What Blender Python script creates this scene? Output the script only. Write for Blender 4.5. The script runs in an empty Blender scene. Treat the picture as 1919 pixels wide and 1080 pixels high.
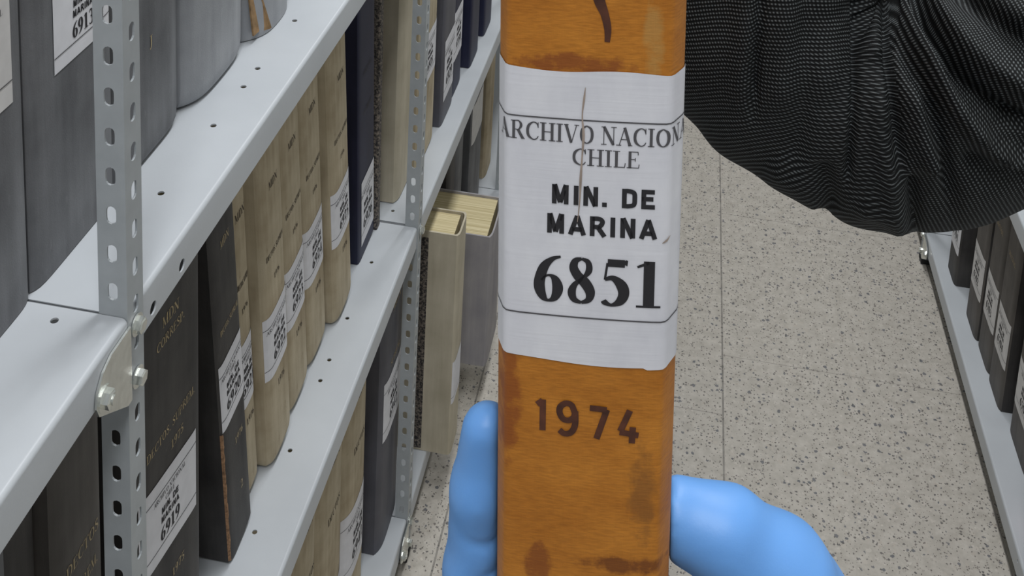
import bpy, bmesh, math, random
import numpy as np
from mathutils import Vector, Matrix
random.seed(7)
SC = bpy.context.scene
COL = SC.collection
V3 = Vector

# ------------------------------------------------------------------ camera
FPX = 2150.0
PPX, PPY = 959.5, -576.7
RX = V3((0.98449594, 0.16864394, 0.04823855))      # camera right
RD = V3((0.07866841, -0.17871203, -0.98075139))    # camera down
RF = V3((-0.15677697, 0.96934062, -0.18920822))    # camera forward
CAM = V3((0, 0, 1.49503))
cd = bpy.data.cameras.new('camera')
cd.sensor_fit = 'HORIZONTAL'; cd.sensor_width = 36.0
cd.lens = FPX * 36.0 / 1919.0
cd.shift_x = 0.0
cd.shift_y = -(540.0 - PPY) / 1919.0
cd.clip_start = 0.02; cd.clip_end = 60
cam = bpy.data.objects.new('camera', cd); COL.objects.link(cam)
cam.matrix_world = Matrix(((RX.x, -RD.x, -RF.x, CAM.x), (RX.y, -RD.y, -RF.y, CAM.y),
                           (RX.z, -RD.z, -RF.z, CAM.z), (0, 0, 0, 1)))
SC.camera = cam

# ------------------------------------------------------------------ light
SC.view_settings.view_transform = 'Standard'
SC.view_settings.look = 'None'
SC.view_settings.exposure = 0.0
SC.view_settings.gamma = 1.0
SC.view_settings.use_curve_mapping = False
wd = bpy.data.worlds.new('world'); SC.world = wd; wd.use_nodes = True
wd.node_tree.nodes['Background'].inputs[0].default_value = (0.93, 0.96, 1.0, 1)
wd.node_tree.nodes['Background'].inputs[1].default_value = 0.25

def tube_light(name, x, y, z, lx, ly, watts, col=(0.96, 0.98, 1.0)):
    l = bpy.data.lights.new(name, 'AREA'); l.shape = 'RECTANGLE'
    l.size = lx; l.size_y = ly; l.energy = watts; l.color = col
    o = bpy.data.objects.new(name, l); COL.objects.link(o); o.location = (x, y, z)
    return o
for yy, w in ((-0.5, 23), (1.3, 21), (3.2, 18)):
    tube_light('fluorescent_light', 0.02, yy, 2.75, 0.22, 1.25, w)

def at(px, py, d):
    """point seen at pixel (px, py) at depth d along the optical axis"""
    return CAM + (RX * (px - PPX) + RD * (py - PPY) + RF * FPX) * (d / FPX)

# ------------------------------------------------------------------ materials
def newmat(name):
    m = bpy.data.materials.new(name); m.use_nodes = True
    nt = m.node_tree
    return m, nt, nt.nodes['Principled BSDF']

def N(nt, t, **kw):
    n = nt.nodes.new(t)
    for k, v in kw.items():
        setattr(n, k, v)
    return n

def ramp(nt, stops, interp='LINEAR'):
    r = N(nt, 'ShaderNodeValToRGB'); cr = r.color_ramp; cr.interpolation = interp
    while len(cr.elements) < len(stops):
        cr.elements.new(0.5)
    for e, (p, c) in zip(cr.elements, stops):
        e.position = p; e.color = (c[0], c[1], c[2], 1)
    return r

def mixc(nt, a, b, fac, blend='MIX'):
    m = N(nt, 'ShaderNodeMix', data_type='RGBA', blend_type=blend)
    for sock, val in ((m.inputs[0], fac), (m.inputs[6], a), (m.inputs[7], b)):
        if hasattr(val, 'is_output') or hasattr(val, 'links'):
            nt.links.new(val, sock)
        elif isinstance(val, (int, float)):
            sock.default_value = val
        else:
            sock.default_value = (val[0], val[1], val[2], 1)
    return m.outputs[2]

def math_n(nt, op, a, b=None, c=None):
    m = N(nt, 'ShaderNodeMath', operation=op)
    for i, val in enumerate((a, b, c)):
        if val is None: continue
        if isinstance(val, (int, float)): m.inputs[i].default_value = val
        else: nt.links.new(val, m.inputs[i])
    return m.outputs[0]

def coords(nt, kind='Object', scale=(1, 1, 1)):
    tc = N(nt, 'ShaderNodeTexCoord'); mp = N(nt, 'ShaderNodeMapping')
    nt.links.new(tc.outputs[kind], mp.inputs[0]); mp.inputs['Scale'].default_value = scale
    return mp.outputs[0]

def noise(nt, co, scale, detail=3, rough=.55):
    n = N(nt, 'ShaderNodeTexNoise'); nt.links.new(co, n.inputs['Vector'])
    n.inputs['Scale'].default_value = scale; n.inputs['Detail'].default_value = detail
    n.inputs['Roughness'].default_value = rough
    return n.outputs[0]

def bump(nt, b, h, strength, dist):
    n = N(nt, 'ShaderNodeBump'); n.inputs['Strength'].default_value = strength
    n.inputs['Distance'].default_value = dist
    nt.links.new(h, n.inputs['Height']); nt.links.new(n.outputs[0], b.inputs['Normal'])

def simple(name, col, rough=.6, metal=0.0, var=0.0, scale=40, spec=.5):
    m, nt, b = newmat(name)
    b.inputs['Roughness'].default_value = rough; b.inputs['Metallic'].default_value = metal
    b.inputs['Specular IOR Level'].default_value = spec
    if var:
        f = noise(nt, coords(nt), scale)
        r = ramp(nt, [(.3, [c * (1 - var) for c in col]), (.7, [min(1, c * (1 + var)) for c in col])])
        nt.links.new(f, r.inputs[0]); nt.links.new(r.outputs[0], b.inputs['Base Color'])
    else:
        b.inputs['Base Color'].default_value = (*col, 1)
    return m

def cloth(name, dark, light, rough=.75, weave=900, streak=True, spec=.3, wear=0.0, wearcol=(.4, .4, .4)):
    """book cloth: mottled colour, vertical rub marks and a fine weave"""
    m, nt, b = newmat(name)
    b.inputs['Roughness'].default_value = rough; b.inputs['Specular IOR Level'].default_value = spec
    co = coords(nt)
    f1 = noise(nt, co, 14, 4)
    f2 = noise(nt, coords(nt, scale=(60, 60, 5)), 1.0, 4, .6)
    f = math_n(nt, 'ADD', math_n(nt, 'MULTIPLY', f1, .55), math_n(nt, 'MULTIPLY', f2, .45 if streak else .1))
    r = ramp(nt, [(.36, dark), (.66, light)])
    nt.links.new(f, r.inputs[0])
    c = r.outputs[0]
    if wear:
        g = noise(nt, coords(nt, scale=(30, 30, 12)), 3, 6, .7)
        k = ramp(nt, [(.62, (0, 0, 0)), (.75, (1, 1, 1))]); nt.links.new(g, k.inputs[0])
        c = mixc(nt, c, wearcol, math_n(nt, 'MULTIPLY', k.outputs[0], wear))
    nt.links.new(c, b.inputs['Base Color'])
    h = noise(nt, coords(nt, scale=(1, 1, 1)), weave, 2)
    bump(nt, b, h, .25, .0006)
    return m

M = {}
M['paint'] = None
def paint():
    m, nt, b = newmat('grey_enamel')
    b.inputs['Roughness'].default_value = .38; b.inputs['Specular IOR Level'].default_value = .45
    co = coords(nt)
    r = ramp(nt, [(.3, (.435, .458, .482)), (.7, (.49, .515, .54))])
    nt.links.new(noise(nt, co, 9, 4), r.inputs[0]); nt.links.new(r.outputs[0], b.inputs['Base Color'])
    bump(nt, b, noise(nt, co, 420, 2), .12, .0004)
    return m
M['paint'] = paint()
M['post_paint'] = simple('upright_enamel', (.36, .385, .40), .42, 0, .06, 60)
M['zinc'] = simple('zinc_plate', (.74, .76, .72), .24, .9, .12, 120)
M['dark_rubber'] = simple('foot_plastic', (.02, .02, .02), .6)
M['grey_cloth'] = cloth('grey_book_cloth', (.095, .097, .103), (.20, .205, .215), .6, wear=.35, wearcol=(.30, .30, .31))
M['grey_cloth_light'] = cloth('pale_grey_book_cloth', (.24, .25, .265), (.38, .39, .41), .55, wear=.3, wearcol=(.5, .5, .52))
M['black_cloth'] = cloth('black_book_cloth', (.032, .030, .030), (.085, .08, .076), .6, wear=.15, wearcol=(.22, .2, .18))
M['brown_black'] = cloth('brown_black_cloth', (.066, .060, .055), (.135, .124, .114), .6, wear=.15, wearcol=(.28, .24, .2))
M['cream_cloth'] = cloth('cream_book_cloth', (.33, .265, .17), (.60, .525, .385), .8, wear=.6, wearcol=(.22, .16, .09))
M['tan_cloth'] = cloth('beige_linen_cloth', (.42, .375, .28), (.60, .545, .43), .85, wear=.2, wearcol=(.3, .28, .24))
M['mauve_board'] = cloth('mauve_grey_board', (.27, .26, .28), (.40, .38, .38), .85, wear=.2, wearcol=(.45, .4, .3))
M['navy'] = cloth('navy_buckram', (.012, .014, .035), (.028, .03, .065), .5, wear=.05)
M['slate_box'] = cloth('slate_folder_board', (.075, .075, .09), (.12, .12, .14), .5)
M['red'] = cloth('red_book_cloth', (.35, .02, .03), (.5, .04, .05), .6)
M['paper'] = simple('label_paper', (.70, .70, .73), .75, 0, .05, 60, .25)
M['paper_old'] = simple('old_label_paper', (.62, .61, .60), .75, 0, .07, 60, .25)
M['ink'] = simple('black_ink', (.016, .015, .018), .7)
M['grey_ink'] = simple('faded_grey_ink', (.075, .072, .078), .7)
M['brown_ink'] = simple('brown_stamp_ink', (.075, .022, .010), .7, 0, .4, 300)
M['gold'] = simple('dull_gold_foil', (.42, .33, .18), .45, .3, .35, 400)
M['faded_ink'] = simple('faded_spine_ink', (.06, .045, .03), .8, 0, .4, 300)
M['crease'] = simple('paper_crease', (.30, .24, .20), .85, 0, .3, 200)
M['scuff'] = simple('scuffed_board', (.30, .17, .09), .9, 0, .5, 300)
M['brown_card'] = simple('brown_cardboard', (.26, .16, .075), .9, 0, .35, 90)

def pages():
    m, nt, b = newmat('page_edges')
    b.inputs['Roughness'].default_value = .9
    f = noise(nt, coords(nt, scale=(3, 500, 3)), 1.0, 3)
    r = ramp(nt, [(.3, (.42, .34, .17)), (.7, (.72, .63, .40))])
    nt.links.new(f, r.inputs[0]); nt.links.new(r.outputs[0], b.inputs['Base Color'])
    return m
M['pages'] = pages()

def marbled():
    m, nt, b = newmat('marbled_board_paper')
    b.inputs['Roughness'].default_value = .7
    f = noise(nt, coords(nt), 260, 4, .7)
    r = ramp(nt, [(.44, (.02, .018, .02)), (.62, (.26, .22, .18))])
    nt.links.new(f, r.inputs[0]); nt.links.new(r.outputs[0], b.inputs['Base Color'])
    return m
M['marbled'] = marbled()

def floor_mat():
    m, nt, b = newmat('terrazzo_tile')
    b.inputs['Roughness'].default_value = .42; b.inputs['Specular IOR Level'].default_value = .35
    co = coords(nt)
    base = ramp(nt, [(.3, (.395, .365, .318)), (.7, (.54, .505, .45))])
    nt.links.new(noise(nt, co, 55, 5, .65), base.inputs[0])
    c = base.outputs[0]
    def chips(scale, thr, col, seed, r=.38, jitter=1.0):
        nonlocal c
        v = N(nt, 'ShaderNodeTexVoronoi'); v.inputs['Scale'].default_value = scale
        v.inputs['Randomness'].default_value = jitter
        mp = N(nt, 'ShaderNodeMapping'); mp.inputs['Location'].default_value = (seed, seed * 1.7, 0)
        wob = N(nt, 'ShaderNodeVectorMath', operation='MULTIPLY_ADD')
        nn = N(nt, 'ShaderNodeTexNoise'); nn.inputs['Scale'].default_value = scale * 1.8
        nt.links.new(co, nn.inputs['Vector'])
        nt.links.new(nn.outputs[1], wob.inputs[0]); wob.inputs[1].default_value = (.7 / scale,) * 3
        nt.links.new(co, wob.inputs[2]); nt.links.new(wob.outputs[0], mp.inputs[0])
        nt.links.new(mp.outputs[0], v.inputs['Vector'])
        sep = N(nt, 'ShaderNodeSeparateColor'); nt.links.new(v.outputs['Color'], sep.inputs[0])
        pick = math_n(nt, 'LESS_THAN', sep.outputs[0], thr)
        size = math_n(nt, 'MULTIPLY', sep.outputs[1], r)
        near = math_n(nt, 'LESS_THAN', v.outputs['Distance'], math_n(nt, 'ADD', size, .08))
        tint = ramp(nt, [(0, col[0]), (1, col[1])]); nt.links.new(sep.outputs[2], tint.inputs[0])
        c = mixc(nt, c, tint.outputs[0], math_n(nt, 'MULTIPLY', math_n(nt, 'MULTIPLY', pick, near), .85))
    chips(110, .34, ((.56, .525, .47), (.42, .37, .31)), 3.1, .42)
    chips(190, .30, ((.60, .56, .50), (.27, .24, .21)), 9.3, .45)
    chips(130, .22, ((.08, .09, .11), (.20, .195, .20)), 5.7, .34)
    chips(230, .27, ((.06, .06, .065), (.22, .19, .17)), 1.3, .40)
    chips(330, .26, ((.07, .065, .06), (.22, .19, .17)), 7.3, .40)
    # tile joints, 40 cm tiles laid with staggered rows
    sp = N(nt, 'ShaderNodeSeparateXYZ'); nt.links.new(co, sp.inputs[0])
    x = math_n(nt, 'DIVIDE', math_n(nt, 'SUBTRACT', sp.outputs[0], .1385), .4)
    colid = math_n(nt, 'FLOOR', x)
    fx = math_n(nt, 'ABSOLUTE', math_n(nt, 'SUBTRACT', math_n(nt, 'FRACT', math_n(nt, 'ADD', x, .5)), .5))
    y = math_n(nt, 'DIVIDE', math_n(nt, 'SUBTRACT', sp.outputs[1], 1.795), .4)
    y = math_n(nt, 'ADD', y, math_n(nt, 'MULTIPLY', colid, .67))
    fy = math_n(nt, 'ABSOLUTE', math_n(nt, 'SUBTRACT', math_n(nt, 'FRACT', math_n(nt, 'ADD', y, .5)), .5))
    jx = math_n(nt, 'LESS_THAN', fx, .0036)
    jy = math_n(nt, 'LESS_THAN', fy, .0022)
    jm = math_n(nt, 'MULTIPLY', jx, math_n(nt, 'MULTIPLY_ADD', noise(nt, co, 30, 4), .8, .25))
    jm2 = math_n(nt, 'MULTIPLY', jy, math_n(nt, 'MULTIPLY', noise(nt, co, 18, 4), .8))
    c = mixc(nt, c, (.12, .11, .10), math_n(nt, 'MAXIMUM', jm, jm2))
    nt.links.new(c, b.inputs['Base Color'])
    return m
M['floor'] = floor_mat()

def orange():
    m, nt, b = newmat('orange_book_cloth')
    b.inputs['Roughness'].default_value = .55; b.inputs['Specular IOR Level'].default_value = .35
    co = coords(nt)
    f = noise(nt, coords(nt, scale=(1, 1, 2.2)), 45, 4, .6)
    r = ramp(nt, [(.30, (.36, .125, .012)), (.68, (.50, .195, .024))])
    nt.links.new(f, r.inputs[0]); c = r.outputs[0]
    # horizontal threads of the cloth
    th = noise(nt, coords(nt, scale=(420, 420, 2300)), 1.0, 2)
    tr = ramp(nt, [(.35, (.78, .75, .72)), (.65, (1.12, 1.1, 1.08))]); nt.links.new(th, tr.inputs[0])
    c = mixc(nt, c, tr.outputs[0], .55, 'MULTIPLY')
    sp = N(nt, 'ShaderNodeSeparateXYZ'); nt.links.new(co, sp.inputs[0])
    def blot(cx, cz, rx, rz, col, amt, ns):
        nonlocal c
        dx = math_n(nt, 'DIVIDE', math_n(nt, 'SUBTRACT', sp.outputs[0], cx), rx)
        dz = math_n(nt, 'DIVIDE', math_n(nt, 'SUBTRACT', sp.outputs[2], cz), rz)
        d = math_n(nt, 'ADD', math_n(nt, 'MULTIPLY', dx, dx), math_n(nt, 'MULTIPLY', dz, dz))
        d = math_n(nt, 'ADD', d, math_n(nt, 'MULTIPLY', math_n(nt, 'SUBTRACT', noise(nt, co, ns, 5, .65), .5), 3.6))
        k = ramp(nt, [(.25, (1, 1, 1)), (1.0, (0, 0, 0))]); nt.links.new(d, k.inputs[0])
        c = mixc(nt, c, col, math_n(nt, 'MULTIPLY', k.outputs[0], amt))
    blot(-.003, .0306, .012, .0023, (.20, .05, .012), .75, 260)       # stain along the label's top edge
    blot(.0095, -.076, .010, .0022, (.13, .035, .008), .8, 240)       # smear low down
    blot(-.0085, -.078, .003, .006, (.18, .045, .01), .7, 300)
    blot(.012, -.060, .0028, .012, (.17, .07, .018), .55, 200)
    blot(.012, .036, .0022, .011, (.42, .24, .07), .6, 200)
    blot(-.0150, -.041, .0028, .016, (.22, .055, .01), .75, 240)
    nt.links.new(c, b.inputs['Base Color'])
    h = math_n(nt, 'ADD', th, math_n(nt, 'MULTIPLY', noise(nt, coords(nt, scale=(1800, 1800, 300)), 1.0, 1), .5))
    bump(nt, b, h, .22, .0003)
    return m
M['orange'] = orange()

def label_mat():
    m, nt, b = newmat('spine_label_paper')
    b.inputs['Roughness'].default_value = .62; b.inputs['Specular IOR Level'].default_value = .3
    f = noise(nt, coords(nt, scale=(1, 1, .6)), 90, 5, .6)
    r = ramp(nt, [(.3, (.60, .60, .645)), (.7, (.70, .70, .735))])
    nt.links.new(f, r.inputs[0]); nt.links.new(r.outputs[0], b.inputs['Base Color'])
    h = math_n(nt, 'ADD', noise(nt, coords(nt, scale=(60, 60, 1500)), .6, 2), math_n(nt, 'MULTIPLY', noise(nt, coords(nt, scale=(1, 1, .4)), 120, 3), 3.0))
    bump(nt, b, h, .10, .0004)
    return m
M['held_label'] = label_mat()

def glove():
    m, nt, b = newmat('blue_nitrile')
    b.inputs['Base Color'].default_value = (.125, .315, .68, 1)
    b.inputs['Roughness'].default_value = .46; b.inputs['Specular IOR Level'].default_value = .4
    b.inputs['Subsurface Weight'].default_value = .12
    b.inputs['Subsurface Radius'].default_value = (.4, .6, 1.0)
    b.inputs['Subsurface Scale'].default_value = .004
    bump(nt, b, noise(nt, coords(nt), 1500, 2), .08, .0003)
    return m
M['glove'] = glove()

def knit():
    m, nt, b = newmat('black_rib_knit')
    b.inputs['Roughness'].default_value = .8; b.inputs['Specular IOR Level'].default_value = .2
    tc = N(nt, 'ShaderNodeTexCoord')
    sp = N(nt, 'ShaderNodeSeparateXYZ'); nt.links.new(tc.outputs['UV'], sp.inputs[0])
    wob = math_n(nt, 'MULTIPLY', math_n(nt, 'SUBTRACT', noise(nt, coords(nt), 60, 3), .5), 2.2)
    fine = math_n(nt, 'MULTIPLY', math_n(nt, 'SUBTRACT', noise(nt, coords(nt), 900, 2), .5), 1.8)
    row = math_n(nt, 'SINE', math_n(nt, 'ADD', math_n(nt, 'ADD', math_n(nt, 'MULTIPLY', sp.outputs[0], 2 * math.pi / .00185), wob), fine))
    wal = math_n(nt, 'SINE', math_n(nt, 'ADD', math_n(nt, 'MULTIPLY', sp.outputs[1], 2 * math.pi / .00135), wob))
    row = math_n(nt, 'MULTIPLY_ADD', row, .5, .5); wal = math_n(nt, 'MULTIPLY_ADD', wal, .5, .5)
    h = math_n(nt, 'MULTIPLY', math_n(nt, 'POWER', row, .8), math_n(nt, 'MULTIPLY_ADD', wal, .62, .38))
    r = ramp(nt, [(.15, (.004, .0044, .0046)), (.5, (.018, .0198, .0204)), (.92, (.135, .148, .151))])
    nt.links.new(h, r.inputs[0]); nt.links.new(r.outputs[0], b.inputs['Base Color'])
    bump(nt, b, h, .6, .0006)
    return m
M['knit'] = knit()

# ------------------------------------------------------------------ mesh helpers
class MB:
    def __init__(s): s.v = []; s.f = []; s.m = []; s.mats = []; s.smooth = []
    def mi(s, mat):
        if mat not in s.mats: s.mats.append(mat)
        return s.mats.index(mat)
    def add(s, verts, faces, mat, smooth=False):
        k = len(s.v); i = s.mi(mat)
        s.v += [tuple(p) for p in verts]
        for f in faces:
            s.f.append([k + q for q in f]); s.m.append(i); s.smooth.append(smooth)
    def box(s, a, b, mat):
        (x0, y0, z0), (x1, y1, z1) = a, b
        s.add([(x0, y0, z0), (x1, y0, z0), (x1, y1, z0), (x0, y1, z0), (x0, y0, z1), (x1, y0, z1), (x1, y1, z1), (x0, y1, z1)],
              [(0, 3, 2, 1), (4, 5, 6, 7), (0, 1, 5, 4), (1, 2, 6, 5), (2, 3, 7, 6), (3, 0, 4, 7)], mat)
    def ringprism(s, outer, inner, lo, hi, mat, place, smooth=False, endmat=None):
        """open strip with thickness (outer/inner polylines), extruded from lo to hi; place(a,b,h) gives the point"""
        n = len(outer); vs = []
        for h in (lo, hi):
            vs += [place(p[0], p[1], h) for p in outer] + [place(p[0], p[1], h) for p in inner]
        f = []
        for i in range(n - 1):
            f.append((i, i + 1, 2 * n + i + 1, 2 * n + i)); f.append((n + i + 1, n + i, 3 * n + i, 3 * n + i + 1))
            f.append((i + 1, i, n + i, n + i + 1)); f.append((2 * n + i, 2 * n + i + 1, 3 * n + i + 1, 3 * n + i))
        f.append((0, 2 * n, 3 * n, n)); f.append((n - 1, 2 * n - 1, 4 * n - 1, 3 * n - 1))
        s.add(vs, f, mat, smooth)
        if endmat:
            k = s.mi(endmat); q0 = len(s.m) - len(f)
            for i in (0, n - 2):
                for j in range(4): s.m[q0 + 4 * i + j] = k
    def disc_prism(s, c, axis, r, h, n, mat, rot=0.0, smooth=False, r2=None):
        a = V3(axis).normalized(); t = a.orthogonal().normalized(); w = a.cross(t); c = V3(c)
        r2 = r if r2 is None else r2
        vs = [c + (t * math.cos(rot + 2 * math.pi * i / n) + w * math.sin(rot + 2 * math.pi * i / n)) * r for i in range(n)]
        vs += [c + a * h + (t * math.cos(rot + 2 * math.pi * i / n) + w * math.sin(rot + 2 * math.pi * i / n)) * r2 for i in range(n)]
        f = [tuple(range(n - 1, -1, -1)), tuple(range(n, 2 * n))] + [(i, (i + 1) % n, n + (i + 1) % n, n + i) for i in range(n)]
        s.add(vs, f, mat, smooth)
    def obj(s, name, parent=None, loc=None, sharp=None, fix=False):
        me = bpy.data.meshes.new(name)
        me.from_pydata(s.v, [], s.f); 
        for m in s.mats: me.materials.append(m)
        me.polygons.foreach_set('material_index', s.m)
        me.polygons.foreach_set('use_smooth', s.smooth)
        if fix:
            bm = bmesh.new(); bm.from_mesh(me); bmesh.ops.recalc_face_normals(bm, faces=bm.faces); bm.to_mesh(me); bm.free()
        if sharp: me.set_sharp_from_angle(angle=math.radians(sharp))
        me.update()
        o = bpy.data.objects.new(name, me); COL.objects.link(o)
        if parent: o.parent = parent
        if loc: o.location = loc
        return o

def empty(name, loc, label, cat, group=None):
    o = bpy.data.objects.new(name, None); COL.objects.link(o); o.location = loc
    o.empty_display_size = .05
    o['label'] = label; o['category'] = cat
    if group: o['group'] = group
    return o

def apply_mods(o):
    dg = bpy.context.evaluated_depsgraph_get()
    me = bpy.data.meshes.new_from_object(o.evaluated_get(dg), depsgraph=dg)
    old = o.data; o.modifiers.clear(); o.data = me; me.name = o.name
    bpy.data.meshes.remove(old)

# ------------------------------------------------------------------ lettering drawn with pen strokes
def cr(pts, n=6):
    """Catmull-Rom through points of any dimension"""
    P = [tuple(2 * a - b for a, b in zip(pts[0], pts[1]))] + list(pts) + [tuple(2 * a - b for a, b in zip(pts[-1], pts[-2]))]
    out = []
    for i in range(1, len(P) - 2):
        for k in range(n):
            t = k / n
            out.append(tuple(.5 * (2 * b + (c - a) * t + (2 * a - 5 * b + 4 * c - d) * t * t + (3 * b - a - 3 * c + d) * t ** 3)
                             for a, b, c, d in zip(P[i - 1], P[i], P[i + 1], P[i + 2])))
    out.append(tuple(pts[-1])); return out

def L(*p): return ('l', p)     # straight pen line, points (x, y, width)
def S(*p): return ('s', p)     # smooth pen line

def serif_glyphs(T, h):
    b = .13
    def sf(x, y, w=b): return L((x - w - T * .3, y, h), (x + w + T * .3, y, h))
    def stem(x, y0=0, y1=1): return L((x, y0, T), (x, y1, T))
    lo, hi = h / 2, 1 - h / 2
    g = {}
    g['A'] = (.82, [L((.12, 0, h), (.40, .98, h)), L((.40, 1, T), (.70, 0, T)), L((.22, .34, h), (.60, .34, h)), sf(.10, lo, .09), sf(.71, lo, .07)])
    g['B'] = (.72, [stem(.18), sf(.14, lo, .07), sf(.14, hi, .07), S((.18, hi, h), (.45, hi, h * 1.5), (.57, .76, T), (.42, .53, h), (.2, .53, h)), S((.2, .52, h), (.46, .5, h), (.62, .27, T), (.46, lo, h * 1.4), (.16, lo, h))])
    g['C'] = (.78, [S((.70, .72, h), (.64, .90, h * 1.6), (.44, hi, h * 1.4), (.20, .80, T * .9), (.13, .5, T), (.20, .2, T * .9), (.44, lo, h * 1.4), (.62, .08, h * 1.3), (.71, .22, h)), L((.70, .68, h), (.70, .98, h))])
    g['D'] = (.82, [stem(.18), sf(.14, lo, .07), sf(.14, hi, .07), S((.18, hi, h), (.42, hi, h * 1.5), (.64, .78, T * .9), (.69, .5, T), (.64, .22, T * .9), (.42, lo, h * 1.5), (.18, lo, h))])
    g['E'] = (.70, [stem(.18), sf(.14, lo, .07), L((.12, lo, h), (.62, lo, h)), L((.12, hi, h), (.58, hi, h)), L((.2, .52, h), (.44, .52, h)), L((.62, lo, h), (.64, .24, h)), L((.58, hi, h), (.59, .80, h)), L((.45, .42, h), (.45, .62, h))])
    g['H'] = (.86, [stem(.19), stem(.67), sf(.19, lo), sf(.19, hi), sf(.67, lo), sf(.67, hi), L((.2, .5, h), (.66, .5, h))])
    g['I'] = (.42, [stem(.21), sf(.21, lo), sf(.21, hi)])
    g['L'] = (.68, [stem(.19), sf(.19, hi), L((.06, lo, h), (.60, lo, h)), L((.60, lo, h), (.63, .28, h))])
    g['M'] = (1.0, [L((.17, 0, h), (.17, 1, h)), L((.19, 1, T), (.48, .06, T * .8)), L((.48, .06, h), (.78, 1, h)), stem(.80), sf(.17, lo, .08), sf(.80, lo), sf(.15, hi, .05), sf(.82, hi, .07)])
    g['N'] = (.86, [L((.17, 0, h), (.17, 1, h)), L((.17, 1, T), (.68, .02, T)), L((.69, 0, h), (.69, 1, h)), sf(.17, lo, .10), sf(.69, hi, .10), sf(.13, hi, .05)])
    g['O'] = (.84, [S((.42, hi, h * 1.3), (.20, .82, T * .85), (.13, .5, T), (.20, .18, T * .85), (.42, lo, h * 1.3), (.64, .18, T * .85), (.71, .5, T), (.64, .82, T * .85), (.42, hi, h * 1.3))])
    g['P'] = (.70, [stem(.18), sf(.18, lo), sf(.14, hi, .07), S((.18, hi, h), (.46, hi, h * 1.5), (.58, .74, T), (.44, .48, h * 1.2), (.2, .48, h))])
    g['R'] = (.80, [stem(.18), sf(.18, lo), sf(.14, hi, .07), S((.18, hi, h), (.46, hi, h * 1.5), (.58, .75, T), (.44, .51, h * 1.2), (.2, .51, h)), L((.40, .52, T), (.68, .02, T)), sf(.72, lo, .02)])
    g['S'] = (.64, [S((.52, .76, h), (.46, .93, h * 1.4), (.30, hi, h * 1.4), (.14, .80, T * .8), (.26, .58, T), (.46, .42, T), (.53, .2, T * .8), (.34, lo, h * 1.4), (.16, .07, h * 1.4), (.09, .26, h)), L((.53, .70, h), (.53, .97, h)), L((.09, .03, h), (.09, .30, h))])
    g['T'] = (.74, [stem(.36), sf(.36, lo), L((.05, hi, h), (.67, hi, h)), L((.05, hi, h), (.05, .78, h)), L((.67, hi, h), (.67, .78, h))])
    g['U'] = (.82, [S((.18, 1, T), (.18, .4, T), (.24, .1, T * .8), (.42, lo, h * 1.5), (.60, .1, h * 1.4), (.66, .4, h), (.66, 1, h)), sf(.18, hi), sf(.66, hi, .09)])
    g['V'] = (.82, [L((.13, 1, T), (.42, 0, T * .9)), L((.43, 0, h), (.70, 1, h)), sf(.14, hi, .08), sf(.70, hi, .08)])
    g['J'] = (.5, [S((.3, 1, T), (.3, .3, T), (.24, .05, T * .7), (.08, .02, T)), sf(.3, hi)])
    g['.'] = (.30, [L((.12, 0, T), (.12, T, T))])
    g['0'] = (.62, [S((.31, hi, h * 1.3), (.16, .82, T * .85), (.11, .5, T), (.16, .18, T * .85), (.31, lo, h * 1.3), (.46, .18, T * .85), (.51, .5, T), (.46, .82, T * .85), (.31, hi, h * 1.3))])
    g['1'] = (.62, [L((.33, .02, T), (.33, 1.0, T)), L((.10, .87, h), (.33, .97, h * 1.6)), L((.09, lo, h), (.56, lo, h))])
    g['2'] = (.62, [S((.10, .76, T * .6), (.16, .93, T * .6), (.31, .98, T * .6), (.46, .80, T), (.42, .55, T * .8), (.25, .28, h * 1.5), (.09, .07, h)), L((.08, .07, T * .9), (.52, .07, T * .9)), L((.52, .05, h), (.56, .24, h))])
    g['3'] = (.62, [S((.10, .80, h), (.18, .95, h * 1.8), (.34, .96, T * .6), (.44, .78, T * .9), (.36, .58, h * 1.5), (.22, .53, h)), S((.22, .54, h), (.40, .5, T * .7), (.50, .28, T), (.38, .06, T * .6), (.2, .03, h * 1.5), (.10, .10, T * .6))])
    g['4'] = (.62, [stem(.42), L((.05, .27, T * .6), (.58, .27, T * .6)), L((.06, .28, h), (.42, .98, h))])
    g['5'] = (.62, [L((.17, .925, T * .75), (.50, .925, T * .75)), L((.50, .90, T * .5), (.54, 1.0, h)), L((.165, .92, h), (.12, .56, h)), S((.12, .57, h * 1.5), (.28, .60, T * .55), (.44, .46, T), (.49, .28, T), (.42, .11, T * .8), (.26, .02, h * 1.5), (.13, .07, T * .55), (.10, .11, T * .5))])
    g['6'] = (.62, [S((.54, .985, h), (.38, .92, T * .45), (.22, .74, T * .85), (.135, .45, T), (.14, .25, T), (.21, .08, T * .7), (.31, .015, h * 1.3), (.43, .09, T * .7), (.49, .29, T), (.44, .48, T * .75), (.34, .56, h * 1.3), (.24, .53, h), (.17, .44, h))])
    g['7'] = (.62, [L((.10, .92, T * .7), (.55, .92, T * .7)), L((.54, .95, h * 2), (.26, 0, T * .8)), L((.10, .95, h), (.07, .72, h))])
    g['8'] = (.62, [S((.31, hi, h * 1.3), (.19, .92, T * .6), (.155, .77, T * .8), (.24, .60, T * .9), (.38, .46, T), (.48, .27, T * .9), (.45, .10, T * .6), (.31, lo, h * 1.3)), S((.31, lo, h * 1.3), (.17, .09, T * .6), (.125, .25, T * .75), (.19, .42, T * .5), (.34, .56, h * 1.5), (.45, .73, T * .6), (.43, .91, T * .5), (.31, hi, h * 1.3))])
    g['9'] = (.62, [S((.08, .015, h), (.24, .08, T * .45), (.40, .26, T * .85), (.485, .55, T), (.48, .75, T), (.41, .92, T * .7), (.31, .985, h * 1.3), (.19, .91, T * .7), (.13, .71, T), (.18, .52, T * .75), (.28, .44, h * 1.3), (.38, .47, h), (.45, .56, h))])
    g[' '] = (.32, [])
    return g

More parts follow.
